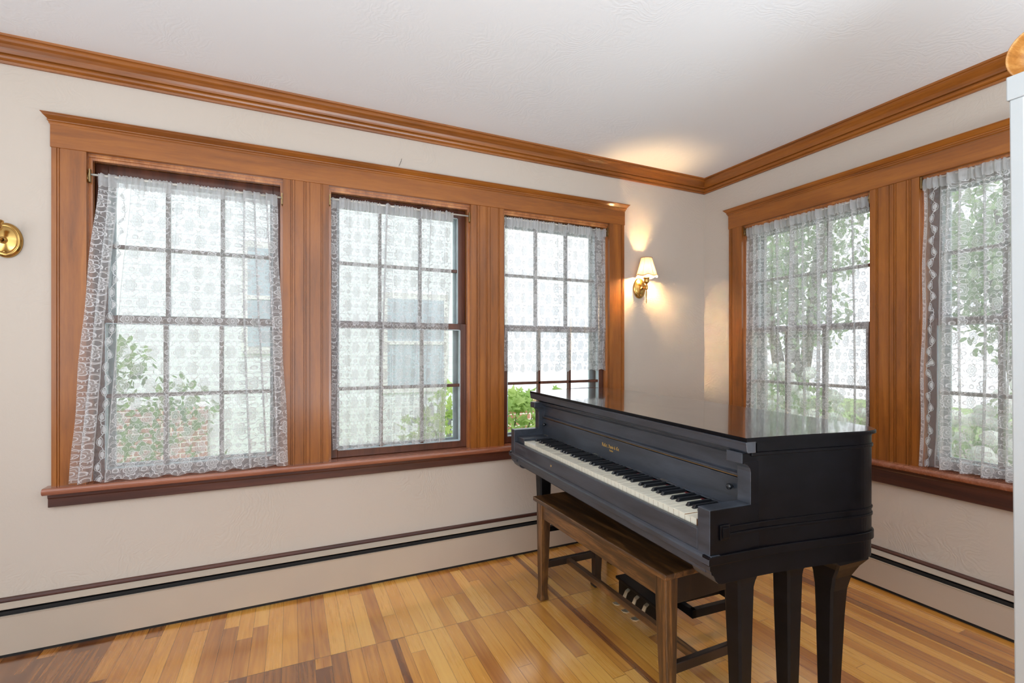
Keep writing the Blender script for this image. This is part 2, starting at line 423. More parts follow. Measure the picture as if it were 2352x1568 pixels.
def casing(T, opens, ti, horiz, ext0, ext1, apron_z):
    s0, s1 = ext0, ext1
    m = MB()  # head casing
    run(m, [(0, OPZ1), (.021, OPZ1), (.0235, OPZ1 + .002), (.0235, 2.114), (0, 2.114)], s0, s1, T)
    struct(m.build('trim_%d' % ti, M['trim' + horiz], bevel=.0015))
    m = MB()  # cap moulding with returns
    cap = [(0, 2.108), (.0245, 2.108), (.0275, 2.112), (.0275, 2.117), (.0325, 2.120), (.033, 2.124), (.030, 2.1265), (.036, 2.131), (.045, 2.138), (.049, 2.143), (.052, 2.1445), (.052, 2.1475), (0, 2.1475)]
    n = len(cap); e = lambda p: max(0, p - .0235)
    a = [T(s0 - e(p) * .75, p, z) for p, z in cap]; b = [T(s1 + e(p) * .75, p, z) for p, z in cap]
    a[0] = T(s0, 0, 2.108); b[0] = T(s1, 0, 2.108); a[-1] = T(s0 - .0215, 0, 2.1475); b[-1] = T(s1 + .0215, 0, 2.1475)
    m.add(a + b, [tuple(range(n))[::-1], tuple(range(n, 2 * n))] + [(i, (i + 1) % n, n + (i + 1) % n, n + i) for i in range(n)])
    struct(m.build('trim_%d' % (ti + 1), M['trim' + horiz]))
    # side and mullion casings, grooved boards
    edges = [s0 + .003] + [q for o in opens for q in o] + [s1 - .003]
    k = 2
    for i in range(0, len(edges), 2):
        a0, a1 = edges[i], edges[i + 1]; w = a1 - a0
        if i == 0: gs = [(.018, .0045), (.026, .0045)]
        elif i == len(edges) - 2: gs = [(w - .026, .0045), (w - .018, .0045)]
        else: gs = [(.030, .004), (.037, .004), (.088, .003), (w * .5 + .002, .004), (w * .5 + .011, .004), (w - .052, .003), (w - .040, .004), (w - .033, .004)]
        pr = [(0, 0), (0, .020)]
        for g, gw in gs: pr += [(g - gw / 2, .020), (g - gw / 4, .0165), (g + gw / 4, .0165), (g + gw / 2, .020)]
        pr += [(w, .020), (w, 0)]
        m = MB(); m.prism([(a0 + q[0], q[1]) for q in pr], .636, OPZ1, 'z', T=T)
        struct(m.build('trim_%d' % (ti + k), M['trimz'])); k += 1
    # sill with rounded nose, apron under it
    m = MB(); z = .64
    nose = [(-.05, z - .028), (.052, z - .028), (.058, z - .024), (.0615, z - .016), (.0615, z - .010), (.058, z - .003), (.052, z), (-.05, z)]
    run(m, [(0.0, z - .028)] + nose[1:-1] + [(0, z)], s0 - .014, s1 + .014, T)
    for o in opens: m.box(o[0], o[1], -.13, .001, z - .028, z, T=T)
    struct(m.build('trim_%d' % (ti + k), M['sillwood'])); k += 1
    m = MB()
    run(m, [(0, apron_z), (.021, apron_z), (.024, apron_z + .003), (.024, z - .050), (.028, z - .044), (.030, z - .029), (0, z - .029)], s0 - .006, s1 + .006, T)
    struct(m.build('trim_%d' % (ti + k), M['dark' + horiz])); k += 1
    return ti + k
M['sillwood'] = wood('worn_sill_wood', lin(118, 70, 52), lin(150, 92, 68), lin(176, 122, 98), 'x', rough=.25, coat=.5)
nt_ = casing(WA, OPEN_A, 3, 'x', .732, 3.614, .556)
nt_ = casing(WB, OPEN_B, nt_, 'y', .230, 2.185, .524)

# nail heads left dark in the casing
def dots(name, T, pts, parent=None):
    m = MB()
    for s, z, p in pts:
        m.box(s - .0016, s + .0016, p - .001, p + .0006, z - .0018, z + .0018, T=T)
    return m

# ------------------------------------------------------------------ windows
def window(n, T, o, seed):
    rt = empty('window_%d' % n, T((o[0] + o[1]) / 2, 0, OPZ0)); struct(rt)
    base = Vector(T((o[0] + o[1]) / 2, 0, OPZ0))
    def TT(s, p, z):
        q = Vector(T(s, p, z)) - base; return tuple(q)
    s0, s1 = o; z0, z1 = OPZ0, OPZ1
    j = .012
    # jamb lining and stops
    m = MB()
    m.box(s0 - j, s0, -.15, .0, z0, z1, T=TT); m.box(s1, s1 + j, -.15, .0, z0, z1, T=TT); m.box(s0 - j, s1 + j, -.15, .0, z1 - .001, z1 + .0, T=TT)
    m.box(s0, s1, -.15, -.001, z1 - .012, z1, T=TT)
    for a, b in ((s0, s0 + .012), (s1 - .012, s1)):
        m.box(a, b, -.030, -.008, z0, z1 - .012, T=TT); m.box(a, b, -.150, -.118, z0, z1 - .012, T=TT)
    m.box(s0 + .012, s1 - .012, -.030, -.008, z1 - .024, z1 - .012, T=TT)
    m.build('jamb', M['jamb'], rt, bevel=.0015)
    zm0, zm1 = 1.311, 1.344
    def sash(name, p0, p1, a, b, zb, zt, rb, rtop):
        m = MB(); st = .043
        m.box(a, a + st, p0, p1, zb, zt, T=TT); m.box(b - st, b, p0, p1, zb, zt, T=TT)
        m.box(a + st, b - st, p0, p1, zb, zb + rb, T=TT); m.box(a + st, b - st, p0, p1, zt - rtop, zt, T=TT)
        g0, g1 = a + st, b - st; h0, h1 = zb + rb, zt - rtop
        for k in (1, 2):
            c = g0 + (g1 - g0) * k / 3
            m.box(c - .0085, c + .0085, p0 + .006, p1 - .004, h0, h1, T=TT)
        c = (h0 + h1) / 2
        m.box(g0, g1, p0 + .006, p1 - .004, c - .0085, c + .0085, T=TT)
        so = m.build(name, M['sash'], rt, bevel=.002)
        g = MB(); pm = (p0 + p1) / 2 - .002
        g.box(g0 - .003, g1 + .003, pm - .001, pm + .001, h0 - .003, h1 + .003, T=TT)
        g.build('glass_pane', M['glass'], so)
        # putty line around the glass
        u = MB(); t = .004
        u.box(g0, g0 + t, p0 + .008, p1 - .002, h0, h1, T=TT); u.box(g1 - t, g1, p0 + .008, p1 - .002, h0, h1, T=TT)
        u.box(g0, g1, p0 + .008, p1 - .002, h0, h0 + t, T=TT); u.box(g0, g1, p0 + .008, p1 - .002, h1 - t, h1, T=TT)
        u.build('putty', M['storm'], so)
    sash('upper_sash', -.112, -.077, s0 + .002, s1 - .002, zm0, z1 - .014, .033, .045)
    sash('lower_sash', -.072, -.034, s0 + .002, s1 - .002, z0 + .002, zm1, .036, .033)
    m = MB(); w = .016
    m.box(s0 + .002, s0 + .002 + .058, -.135, -.122, z0, z1 - .014, T=TT); m.box(s1 - .060, s1 - .002, -.135, -.122, z0, z1 - .014, T=TT)
    m.box(s0 + .06, s1 - .06, -.135, -.122, z0, z0 + .045, T=TT); m.box(s0 + .06, s1 - .06, -.135, -.122, z1 - .07, z1 - .014, T=TT)
    m.box(s0 + .06, s1 - .06, -.135, -.122, 1.312, 1.342, T=TT)
    m.build('storm_frame', M['storm'], rt)
    return rt
M['jamb'] = wood('jamb_wood', lin(128, 72, 34), lin(172, 106, 54), lin(200, 138, 80), 'z', rough=.2, coat=1.0)
M['sash'] = wood('sash_brown_wood', lin(58, 32, 22), lin(88, 48, 32), lin(110, 62, 42), 'z', rough=.35)
for i, o in enumerate(reversed(OPEN_A)): window(i + 1, WA, o, i)
for i, o in enumerate(OPEN_B): window(i + 4, WB, o, i + 3)

# ------------------------------------------------------------------ curtains
def curtain(T, label, s_top, s_bot, z_top, z_bot, p_fn, folds, mat, cloth=1.0, flat=0.0, rnd=1, band_h=.052, hem=.004, NU=260, NV=50, ripple=.004):
    """s_top/s_bot: (left,right) limits along the wall measured from the corner"""
    rg = random.Random(rnd)
    m = MB(); uv = []
    ph = [rg.uniform(0, 6.28) for _ in range(6)]
    def pos(a, t):
        z = z_top + (z_bot - z_top) * t
        d = 0; q = 0
        for c, h, st in folds:
            c2 = c + .012 * math.sin(t * 3 + c * 20)
            u = (a - c2) / h
            if abs(u) < 1:
                d -= st * h / PI * math.sin(PI * u)
                q += .011 * math.sin(PI * u) * min(1, st)
        aa = a + d
        sl = s_top[0] + (s_bot[0] - s_top[0]) * t ** 1.15; sr = s_top[1] + (s_bot[1] - s_top[1]) * t ** 1.15
        s = sl + (sr - sl) * aa
        p = p_fn(t) + q + ripple * math.sin(a * 38 + ph[0] + t * .6) + ripple * .7 * math.sin(a * 83 + ph[1] - t)
        p += ripple * .8 * math.sin(a * 210 + ph[4]) * max(0, 1 - t * 6)
        if t > .98: z += hem * math.sin(a * 60 + ph[2])
        s += .003 * math.sin(t * 17 + ph[3]) * (1 if a < .04 or a > .96 else 0)
        return T(s, p, z), z
    W = abs(s_top[1] - s_top[0]) * cloth
    for k in range(NV + 1):
        t = k / NV
        for i in range(NU + 1):
            a = i / NU; P_, z = pos(a, t)
            m.v.append(P_); uv.append((a * W * (1 + .15 * t), z_top - z))
    for k in range(NV):
        for i in range(NU):
            a = k * (NU + 1) + i
            m.f.append([a, a + 1, a + NU + 2, a + NU + 1]); m.m.append(0); m.sm.append(True)
    m.uv = uv
    o = m.build('lace_curtain', mat, recalc=False)
    tag(o, label, 'curtain', 'lace curtains over the windows')
    # gathered rod pocket
    b = MB(); uv = []
    for k in range(5):
        t = k / 4
        for i in range(NU + 1):
            a = i / NU; (P_, z) = pos(a, 0)
            off = .006 + .004 * math.sin(PI * t) + .0016 * math.sin(a * 400 + ph[2])
            x, y, zz = P_
            q = T(0, off, 0)
            zed = z_top + .010 - t * band_h + (.0022 * math.sin(a * 330 + ph[1]) if k in (0, 4) else 0)
            b.v.append((x + q[0], y + q[1], zed)); uv.append((a * W, t * .05))
    for k in range(4):
        for i in range(NU):
            a = k * (NU + 1) + i
            b.f.append([a, a + 1, a + NU + 2, a + NU + 1]); b.m.append(0); b.sm.append(True)
    b.uv = uv
    h = b.build('gathered_header', M['lace_band'], o, recalc=False)
    return o

def rod(T, s0, s1, z, p, label):
    r = MB(); r.tube([T(s0, p, z), T(s1, p, z)], .0045, 10)
    o = r.build('curtain_rod', M['rodm'])
    tag(o, label, 'curtain rod', 'thin rods carrying the lace curtains')
    for s, d in ((s0, 1), (s1, -1)):
        b = MB(); b.box(s - .001 * d, s + .004 * d, p - .012, p + .012, z - .034, z + .020, T=T)
        b.box(s, s + .013 * d, p - .004, p + .008, z - .010, z - .003, T=T)
        b.tube([T(s + .004 * d, p + .006, z + .012), T(s + .006 * d, p + .012, z + .0), T(s + .006 * d, p + .010, z - .020), T(s + .003 * d, p + .004, z - .038)], .0025, 8)
        b.build('rod_bracket', M['brassd'], o)
M['rodm'] = simple('enamelled_rod', lin(205, 200, 190), .35, coat=.3)
sm = lambda t: t * t * (3 - 2 * t)
# over the long left wall: s grows to the left, so left edge has the larger s
curtain(WA, 'white lace curtain flaring out onto the sill at the leftmost window of the long wall', (3.468, 2.790), (3.548, 2.738), 1.930, .648,
        lambda t: -.004 + .050 * sm(min(1, t * 2.2)), [(.045, .04, 1.3), (.80, .035, 1.7), (.87, .03, 1.8), (.935, .03, 1.7), (.40, .03, .5)], M['lace_b'], 1.30, rnd=3)
curtain(WA, 'white lace curtain drawn short of the right side at the middle of the three windows', (2.545, 1.905), (2.545, 1.950), 1.955, .690,
        lambda t: -.006, [(.05, .05, 1.2), (.42, .055, 1.9), (.50, .03, 1.2), (.70, .03, 1.6), (.81, .035, 1.8), (.93, .03, 1.4)], M['lace'], 1.40, rnd=5)
curtain(WA, 'short lace curtain ending halfway down the window behind the piano', (1.592, .870), (1.590, .868), 1.970, 1.066,
        lambda t: -.004, [(.52, .045, 1.9), (.60, .03, 1.4), (.90, .04, 1.7), (.96, .03, 1.5)], M['lace'], 1.35, rnd=9, hem=.006)
curtain(WB, 'closely folded lace curtain at the right wall window just behind the piano lid', (.352, 1.085), (.346, 1.085), 1.988, .655,
        lambda t: -.004, [(.07, .05, 1.4), (.20, .04, 1.5), (.30, .03, 1.6), (.42, .035, 1.8), (.53, .03, 1.7), (.64, .035, 1.9), (.72, .03, 1.5), (.90, .03, 1.3)], M['lace'], 1.75, rnd=12)
curtain(WB, 'lace curtain with a leafy open border hanging to the sill at the far right window', (1.330, 2.055), (1.322, 2.060), 1.992, .648,
        lambda t: .004 + .02 * t, [(.12, .035, 1.5), (.20, .03, 1.4), (.30, .03, 1.5), (.42, .03, 1.3), (.60, .03, 1.6), (.75, .04, 1.6)], M['lace_c'], 1.55, rnd=14)
rod(WA, 3.492, 2.770, 1.932, -.004, 'thin curtain rod across the leftmost window of the long wall')
rod(WA, 2.550, 1.812, 1.957, -.006, 'thin curtain rod across the middle window of the long wall')
rod(WA, 1.596, .860, 1.972, -.004, 'thin curtain rod across the window behind the piano')
rod(WB, .340, 1.098, 1.990, -.004, 'thin curtain rod across the right wall window nearest the corner')
rod(WB, 1.322, 2.062, 1.994, .004, 'thin curtain rod across the far right window')

# ------------------------------------------------------------------ baseboards and heaters
def heater(T, L, zt, mt, label, bname, s_start):
    m = MB(); run(m, [(0, 0), (.016, 0), (.016, zt - .008), (.011, zt - .002), (0, zt)], 0, L, T, miter0=True)
    struct(m.build(bname, M['dark' + mt]))
    r = empty('baseboard_heater', T(L / 2, .04, 0)); base = Vector(T(L / 2, .04, 0))
    TT = lambda s, p, z: tuple(Vector(T(s, p, z)) - base)
    tag(r, label, 'heater', 'baseboard heaters')
    def part(prof, name, mat, a=.017, mit=True):
        m = MB(); run(m, prof, a, L - .01, TT, miter0=mit); m.build(name, mat, r)
    part([(.017, 0.0), (.020, 0), (.020, zt - .014), (.017, zt - .014)], 'back_panel', M['slot'])
    part([(.020, zt - .014), (.0565, zt - .024), (.0565, zt - .027), (.020, zt - .018)], 'top_cover', M['heater'])
    part([(.030, zt - .060), (.052, zt - .054), (.053, zt - .036), (.030, zt - .036)], 'damper', M['slot'])
    part([(.060, .016), (.064, .016), (.064, zt - .054), (.067, zt - .052), (.067, zt - .050), (.058, zt - .050), (.058, zt - .054), (.060, zt - .056)], 'front_panel', M['heater'])
    part([(.020, .0), (.052, .0), (.052, .036), (.020, .036)], 'shadow_gap_strip', M['slot'])  # black strip standing in for the shadow gap under the front panel
heater(WA, LA - .02, .214, 'x', 'long cream baseboard heater under the three windows of the left wall', 'baseboard_left', 0)
heater(WB, LB - .02, .192, 'y', 'cream baseboard heater along the right wall behind the piano', 'baseboard_right', 0)

# ------------------------------------------------------------------ wall sconces
def sconce(loc, label, shade):
    """wall plane is local y = 0, room side is negative y"""
    r = empty('wall_sconce', loc); tag(r, label, 'wall lamp')
    Rm = Matrix.Rotation(PI / 2, 3, 'X')     # z axis -> -y
    m = MB()
    m.lathe([(.0, 0), (1.0, 0), (1.0, .006), (.96, .010), (.93, .011), (.90, .014), (.84, .0165), (.80, .015), (.77, .0155), (.74, .018), (.70, .019), (.45, .024), (.2, .027), (.0, .028)], 48,
            R=Rm @ Matrix.Diagonal((.050, .069, 1)), caps=False)
    m.lathe([(0, .017), (.006, .018), (.007, .022), (.004, .026), (0, .027)], 16, c=(0, 0, -.048), R=Rm, caps=False)
    m.build('back_plate', M['brass'], r)
    m = MB()
    m.lathe([(0, .024), (.013, .025), (.014, .029), (.010, .033), (.007, .036)], 20, c=(0, 0, -.004), R=Rm, caps=False)
    m.tube([(0, -.030, -.004), (0, -.050, -.004), (0, -.074, -.002)], [.0065, .0055, .006], 12)
    m.build('arm', M['brass'], r)
    m = MB(); c = (0, -.076, 0)
    m.lathe([(0, -.018), (.008, -.017), (.0095, -.010), (.0095, .008), (.007, .012), (.005, .018), (.006, .021), (.012, .025), (.0165, .032), (.0175, .040), (.0155, .048), (.016, .052), (.0205, .055), (.0215, .062), (.019, .064), (.010, .064), (0, .064)], 24, c=c, caps=False)
    m.build('lamp_cup', M['brass'], r)
    m = MB()
    m.lathe([(0, -.018), (.0055, -.019), (.0045, -.024), (.0062, -.035), (.0055, -.050), (.0035, -.072), (.0026, -.080), (.0055, -.083), (.0026, -.086), (.0045, -.092), (.0040, -.098), (.0015, -.108), (0, -.112)], 16, c=c, caps=False)
    m.build('drop_finial', M['brassd'], r)
    if shade:
        N = 96; rings = []
        def rad(h, a):
            k = (math.cos(3 * a) ** 2) ** .5      # panel seams
            base = .0365 + (.072 - .0365) * (1 - h) ** 1.25
            return base * (1 - .045 * (1 - abs(math.cos(3 * a))))
        z0, z1 = .066, .192
        for j in range(15):
            h = j / 14; ring = []
            for i in range(N):
                a = 2 * PI * i / N
                sc = .010 * abs(math.sin(3 * a)) ** 1.2 * (1 - h) ** 2
                ring.append((c[0] + rad(h, a) * math.cos(a), c[1] + rad(h, a) * math.sin(a), z0 + .006 + (z1 - z0 - .006) * h - sc))
            rings.append(ring)
        m = MB(); m.loft(rings, smooth=True, caps=False)
        o = m.build('lamp_shade', M['shade'], r, recalc=False)
        def trimring(h, tr, name, dz=0):
            pts = []
            for i in range(N + 1):
                a = 2 * PI * i / N; sc = .010 * abs(math.sin(3 * a)) ** 1.2 * (1 - h) ** 2
                pts.append((c[0] + rad(h, a) * math.cos(a) * 1.01, c[1] + rad(h, a) * math.sin(a) * 1.01, z0 + .006 + (z1 - z0 - .006) * h - sc + dz))
            t = MB(); t.tube(pts, tr, 6, caps=False); return t.build(name, M['braid'], o)
        trimring(1.0, .0022, 'top_trim'); trimring(.06, .0022, 'lower_trim')
        t = MB()
        for k in range(6):
            a = PI / 6 + k * PI / 3
            t.tube([(c[0] + rad(j / 8, a) * math.cos(a) * 1.012, c[1] + rad(j / 8, a) * math.sin(a) * 1.012, z0 + .010 + (z1 - z0 - .010) * j / 8 - .010 * (1 - j / 8) ** 2) for j in range(9)], .0008, 5)
        t.build('panel_seams', M['braid'], o)
        b = MB(); b.lathe([(0, .064), (.008, .066), (.009, .092), (.007, .094), (.011, .104), (.0135, .118), (.010, .136), (.003, .152), (0, .153)], 16, c=c, caps=False)
        b.build('light_bulb', M['bulb'], r)
    return r
m = Mat('silk_shade'); c_ = m.coord()
fab = m.noise(m.mapping(c_, (60, 60, 14)), 4, 3)
colr = m.ramp(fab, [(.3, lin(255, 236, 208)), (.7, lin(255, 246, 228))])
d_ = m.n('ShaderNodeBsdfDiffuse'); m.l(colr, d_.inputs[0]); t_ = m.n('ShaderNodeBsdfTranslucent'); m.l(m.mix(1.0, colr, (.034, .027, .019, 1), 'MULTIPLY'), t_.inputs[0])
x_ = m.n('ShaderNodeMixShader'); x_.inputs[0].default_value = .5; m.l(d_.outputs[0], x_.inputs[1]); m.l(t_.outputs[0], x_.inputs[2]); m.l(x_.outputs[0], m.out.inputs[0])
M['shade'] = m.mat
M['braid'] = simple('shade_braid', lin(176, 128, 96), .7)
m = Mat('lit_bulb'); e_ = m.n('ShaderNodeEmission'); e_.inputs[0].default_value = (1, .64, .30, 1); 
m.l(X(m.noise(m.coord(), 5, 1).k) * 200 + 2500, e_.inputs[1]); m.l(e_.outputs[0], m.out.inputs[0]); M['bulb'] = m.mat
sconce((-.598, 0, 1.612), 'lit brass wall sconce with scalloped fabric shade between the windows and the corner', True)
sconce((-3.752, 0, 1.628), 'unlit brass sconce without a shade at the left edge of the picture', False)

# bent picture nail above the windows
m = MB(); m.tube([(0, .0, 0), (0, -.012, .001), (.002, -.014, .012), (.004, -.012, .016)], .0012, 6)
m.tube([(0, -.003, 0), (-.008, -.004, -.020)], .0008, 5)
o = m.build('picture_nail', M['iron']); o.location = (-2.198, 0, 2.196)
tag(o, 'small bent nail in the plaster above the middle window', 'nail')

# ------------------------------------------------------------------ piano
PW = 1.408; TA = .045
PR = empty('piano', (-1.742, -1.653, 0), math.radians(-3.26))
tag(PR, 'old black piano with yellowed keys standing in the room corner', 'piano')
def outline(off, front=.142):
    """plan of the case, (u,v), counter-clockwise, treble side bulging, off = outward growth"""
    tre = [(.20, -.004), (.28, -.011), (.36, -.019), (.44, -.028), (.50, -.035), (.555, -.040), (.597, -.032), (.624, -.005), (.638, .038), (.645, .085), (.648, .15)]
    bas = [(.650, PW - .16), (.648, PW - .06), (.638, PW + .015), (.61, PW + .065), (.565, PW + .095), (.51, PW + .10), (.44, PW + .082), (.36, PW + .052), (.28, PW + .024), (.20, PW + .004)]
    pts = [(front, 0)] + tre + bas + [(front, PW)]
    if off:
        out = []
        n = len(pts)
        for i, p in enumerate(pts):
            a = Vector(pts[max(i - 1, 0)]); b = Vector(pts[min(i + 1, n - 1)])
            d = (b - a).normalized(); nrm = Vector((d.y, -d.x))
            if i == 0: nrm = Vector((0, -1))
            if i == n - 1: nrm = Vector((0, 1))
            out.append((p[0] + nrm.x * off, p[1] + nrm.y * off))
        pts = out
    return pts
def smooth_poly(pts, it=2):
    for _ in range(it):
        q = [pts[0]]
        for a, b in zip(pts[:-1], pts[1:]):
            q.append((a[0] * .75 + b[0] * .25, a[1] * .75 + b[1] * .25)); q.append((a[0] * .25 + b[0] * .75, a[1] * .25 + b[1] * .75))
        q.append(pts[-1]); pts = q
    return pts
LZ = lambda v: .957 + .0105 * v        # top of lid at v
# case body
m = MB()
body = smooth_poly(outline(0, .165)) + [(.165, PW - TA), (.178, PW - TA), (.178, TA), (.165, TA)]
m.prism(body, .632, .945, 'z', smooth=False)
m.build('case', M['piano_shaded'], PR)
# lower skirt, follows the case, from the arm console backwards
def ribbon(name, off, z0, z1, front, mat, thick=.03, bev=0):
    m = MB(); o = smooth_poly(outline(off, front)); i_ = smooth_poly(outline(-thick, front))
    m.prism(o + i_[::-1], z0, z1, 'z'); return m.build(name, mat, PR, bevel=bev)
ribbon('lower_skirt', -.001, .578, .633, .034, M['piano_shaded'], .04)
ribbon('side_moulding', .006, .632, .656, -.008, M['piano_shaded'], .02, .002)
ribbon('side_bead', .003, .700, .709, .060, M['piano_shaded'], .02, .002)
ribbon('side_bead', .003, .722, .727, .060, M['piano_shaded'], .02, .001)
ribbon('top_moulding', .004, .905, .915, .142, M['piano_shaded'], .02, .002)
m = MB(); m.box(.034, .62, .03, PW - .03, .585, .632); m.build('bottom_board', M['piano_shaded'], PR)
# small raised square block on the treble side
m = MB(); m.box(.030, .064, -.006, .002, .694, .734); m.box(.036, .058, -.009, .0, .700, .728); m.build('side_block', M['piano_shaded'], PR, bevel=.002)
# arms
for v0 in (0, PW - TA):
    cm = (1, 0) if v0 == 0 else (0, 1); PM = [M['piano'], M['piano_shaded']]  # outer side faces get the shaded copy of the lacquer
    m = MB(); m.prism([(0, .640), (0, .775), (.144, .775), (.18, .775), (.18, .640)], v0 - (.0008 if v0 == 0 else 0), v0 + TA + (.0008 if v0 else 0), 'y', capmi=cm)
    m.build('arm', PM, PR, bevel=.003)
    # cheek column between arm and lid with a scooped head
    m = MB()
    m.prism([(.142, .770), (.142, .862), (.139, .872), (.131, .881), (.120, .886), (.120, .890), (.200, .890), (.200, .770)], v0 - (.0006 if v0 == 0 else 0), v0 + TA + (.0006 if v0 else 0), 'y', capmi=cm)
    m.build('cheek', PM, PR, bevel=.0015)
    # lid end block
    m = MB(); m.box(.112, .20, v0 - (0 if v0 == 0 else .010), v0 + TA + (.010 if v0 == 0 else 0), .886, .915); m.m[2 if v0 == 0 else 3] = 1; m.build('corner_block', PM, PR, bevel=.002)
    # console under the arm
    a, b = (.0, .080) if v0 == 0 else (PW - .080, PW)
    m = MB(); m.prism([(0, .634), (0, .618), (.004, .614), (.006, .606), (.012, .603), (.020, .588), (.030, .579), (.040, .5765), (.13, .5765), (.13, .634)], a, b, 'y', capmi=cm)
    m.build('arm_console', PM, PR, bevel=.001)
# keybed, front moulding and key slip
m = MB(); m.box(.004, .20, .02, PW - .02, .606, .657); m.build('keybed', M['piano'], PR)
m = MB(); m.prism([(-.0085, .634), (-.0085, .648), (-.006, .653), (.0, .657), (.03, .657), (.03, .634)], -.006, PW + .012, 'y', capmi=(1, 1)); m.build('front_moulding', [M['piano'], M['piano_shaded']], PR, bevel=.0012)
m = MB(); m.box(.001, .017, TA, PW - TA, .655, .714); ks_ = m.build('key_slip', M['piano'], PR, bevel=.003)
m = MB(); m.lathe([(0, 0), (.006, .0), (.006, .002), (.0035, .002), (.0035, .0005), (0, .0005)], 16, c=(.0015, .93, .683), R=Matrix.Rotation(-PI / 2, 3, 'Y'), caps=False); m.build('lock', M['brassd'], ks_)
# bass key block
m = MB(); m.box(.019, .165, 1.276, PW - TA, .655, .742); m.build('key_block', M['piano'], PR, bevel=.002)
# name board (fallboard), hinge, upper panel, frieze
m = MB()
m.box(.165, .18, TA, PW - TA, .742, .829); nb = m.build('name_board', M['piano'], PR, bevel=.001)
m = MB(); m.box(.160, .170, TA + .01, PW - TA, .739, .744); m.build('board_edge', M['edge'] if 'edge' in M else M['piano'], nb)
for v in (.075, .36, .80, 1.30):
    m = MB(); m.box(.158, .168, v, v + .034, .7435, .7455); m.build('hinge_plate', M['steel'], nb)
m = MB(); m.box(.1668, .18, TA, PW - TA, .8315, .8338); m.build('hinge_strip', M['brassd'], nb)
m = MB(); m.prism([(.163, .8355), (.163, .8415), (.169, .845), (.172, .848), (.172, .893), (.166, .897), (.161, .900), (.158, .905), (.158, .909), (.150, .912), (.150, .917), (.185, .917), (.185, .8355)], TA, PW - TA, 'y'); up = m.build('upper_panel', M['piano'], PR, bevel=.0008)
for v in (TA, PW - TA - .02):
    m = MB(); m.box(.163, .173, v, v + .02, .842, .898); m.build('panel_stile', M['piano'], up)
for v in (.085, PW - .085):
    m = MB(); m.lathe([(0, .018), (.004, .0175), (.0085, .015), (.009, .010), (.0075, .006), (.0045, .003), (.0045, -.002)], 20, c=(.165, v, .800), R=Matrix.Rotation(-PI / 2, 3, 'Y'), caps=False)
    m.build('knob', M['ebony'], nb)
# lid: slab over the whole plan with a deep front edge
def lid():
    m = MB()
    o = smooth_poly(outline(.012, .115)); n = len(o)
    rings = []
    for inset, dz in ((.010, -.012), (.0, -.010), (.0, -.003), (.003, 0.0)):
        q = smooth_poly(outline(.012 - inset, .115 + (inset * .5)))
        rings.append([(p[0], p[1], LZ(p[1]) + dz) for p in q])
    m.loft(rings)
    q = smooth_poly(outline(.002, .145)); m.prism(q, .940, .952, 'z')
    m.m = [1] * len(m.m)
    k = next(i for i, f in enumerate(m.f) if f == list(range(3 * n, 4 * n)))
    m.m[k] = 0
    return m.build('lid', [M['lid'], M['piano_shaded']], PR)
lid()
m = MB(); m.v = []; 
prf = [(.120, -.010), (.114, -.012), (.116, -.020), (.118, -.036), (.122, -.041), (.150, -.041), (.150, -.010)]
m.loft([[(u, v, LZ(v) + z) for u, z in prf] for v in (-.010, PW + .010)]); m.build('lid_front_edge', M['piano'], PR, bevel=.001)

# red felt and keys
m = MB(); m.box(.158, .166, .06, 1.275, .722, .7325); m.build('key_felt', M['felt'], PR)
m = MB(); m.box(.017, .165, TA, 1.277, .657, .700); m.build('key_frame', M['keybase'] if 'keybase' in M else M['keywood'], PR)
KW = 1.204 / 52; VB = .0691 + 1.204
def white_key_mesh():
    m = MB(); w = KW - .0011
    m.box(.0207, .165, -w / 2, w / 2, .702, .7275, 1)
    m.box(.0195, .164, -w / 2, w / 2, .7275, .7300, 0)
    m.box(.0200, .0208, -w / 2, w / 2, .704, .7275, 0)
    return m
wk = white_key_mesh().build('white_key', [M['ivory'], M['keywood']], PR, bevel=.0004, seg=1)
wk.location = (0, VB - KW / 2, 0)
for i in range(1, 52):
    o = wk.copy(); COL.objects.link(o); o.parent = PR
    o.location = (0, VB - KW * (i + .5), -.0035 if i == 50 else (.0008 if random.random() < .15 else 0) )
m = MB(); w0, w1 = .0058, .0046
m.loft([[(.069, -w0, .729), (.165, -w0, .729), (.165, w0, .729), (.069, w0, .729)],
        [(.071, -w0, .7325), (.165, -w0, .7325), (.165, w0, .7325), (.071, w0, .7325)],
        [(.0765, -w1, .7405), (.165, -w1, .7412), (.165, w1, .7412), (.0765, w1, .7405)]])
bk = None
for i in range(51):
    if i % 7 in (0, 2, 3, 5, 6):
        v = VB - KW * (i + 1) + {0: -.0, 2: .0012, 3: -.0012, 5: .0015, 6: 0}[i % 7]
        if bk is None:
            bk = m.build('black_key', M['ebony'], PR, bevel=.0012); bk.location = (0, v, 0)
        else:
            o = bk.copy(); COL.objects.link(o); o.parent = PR; o.location = (0, v, 0)

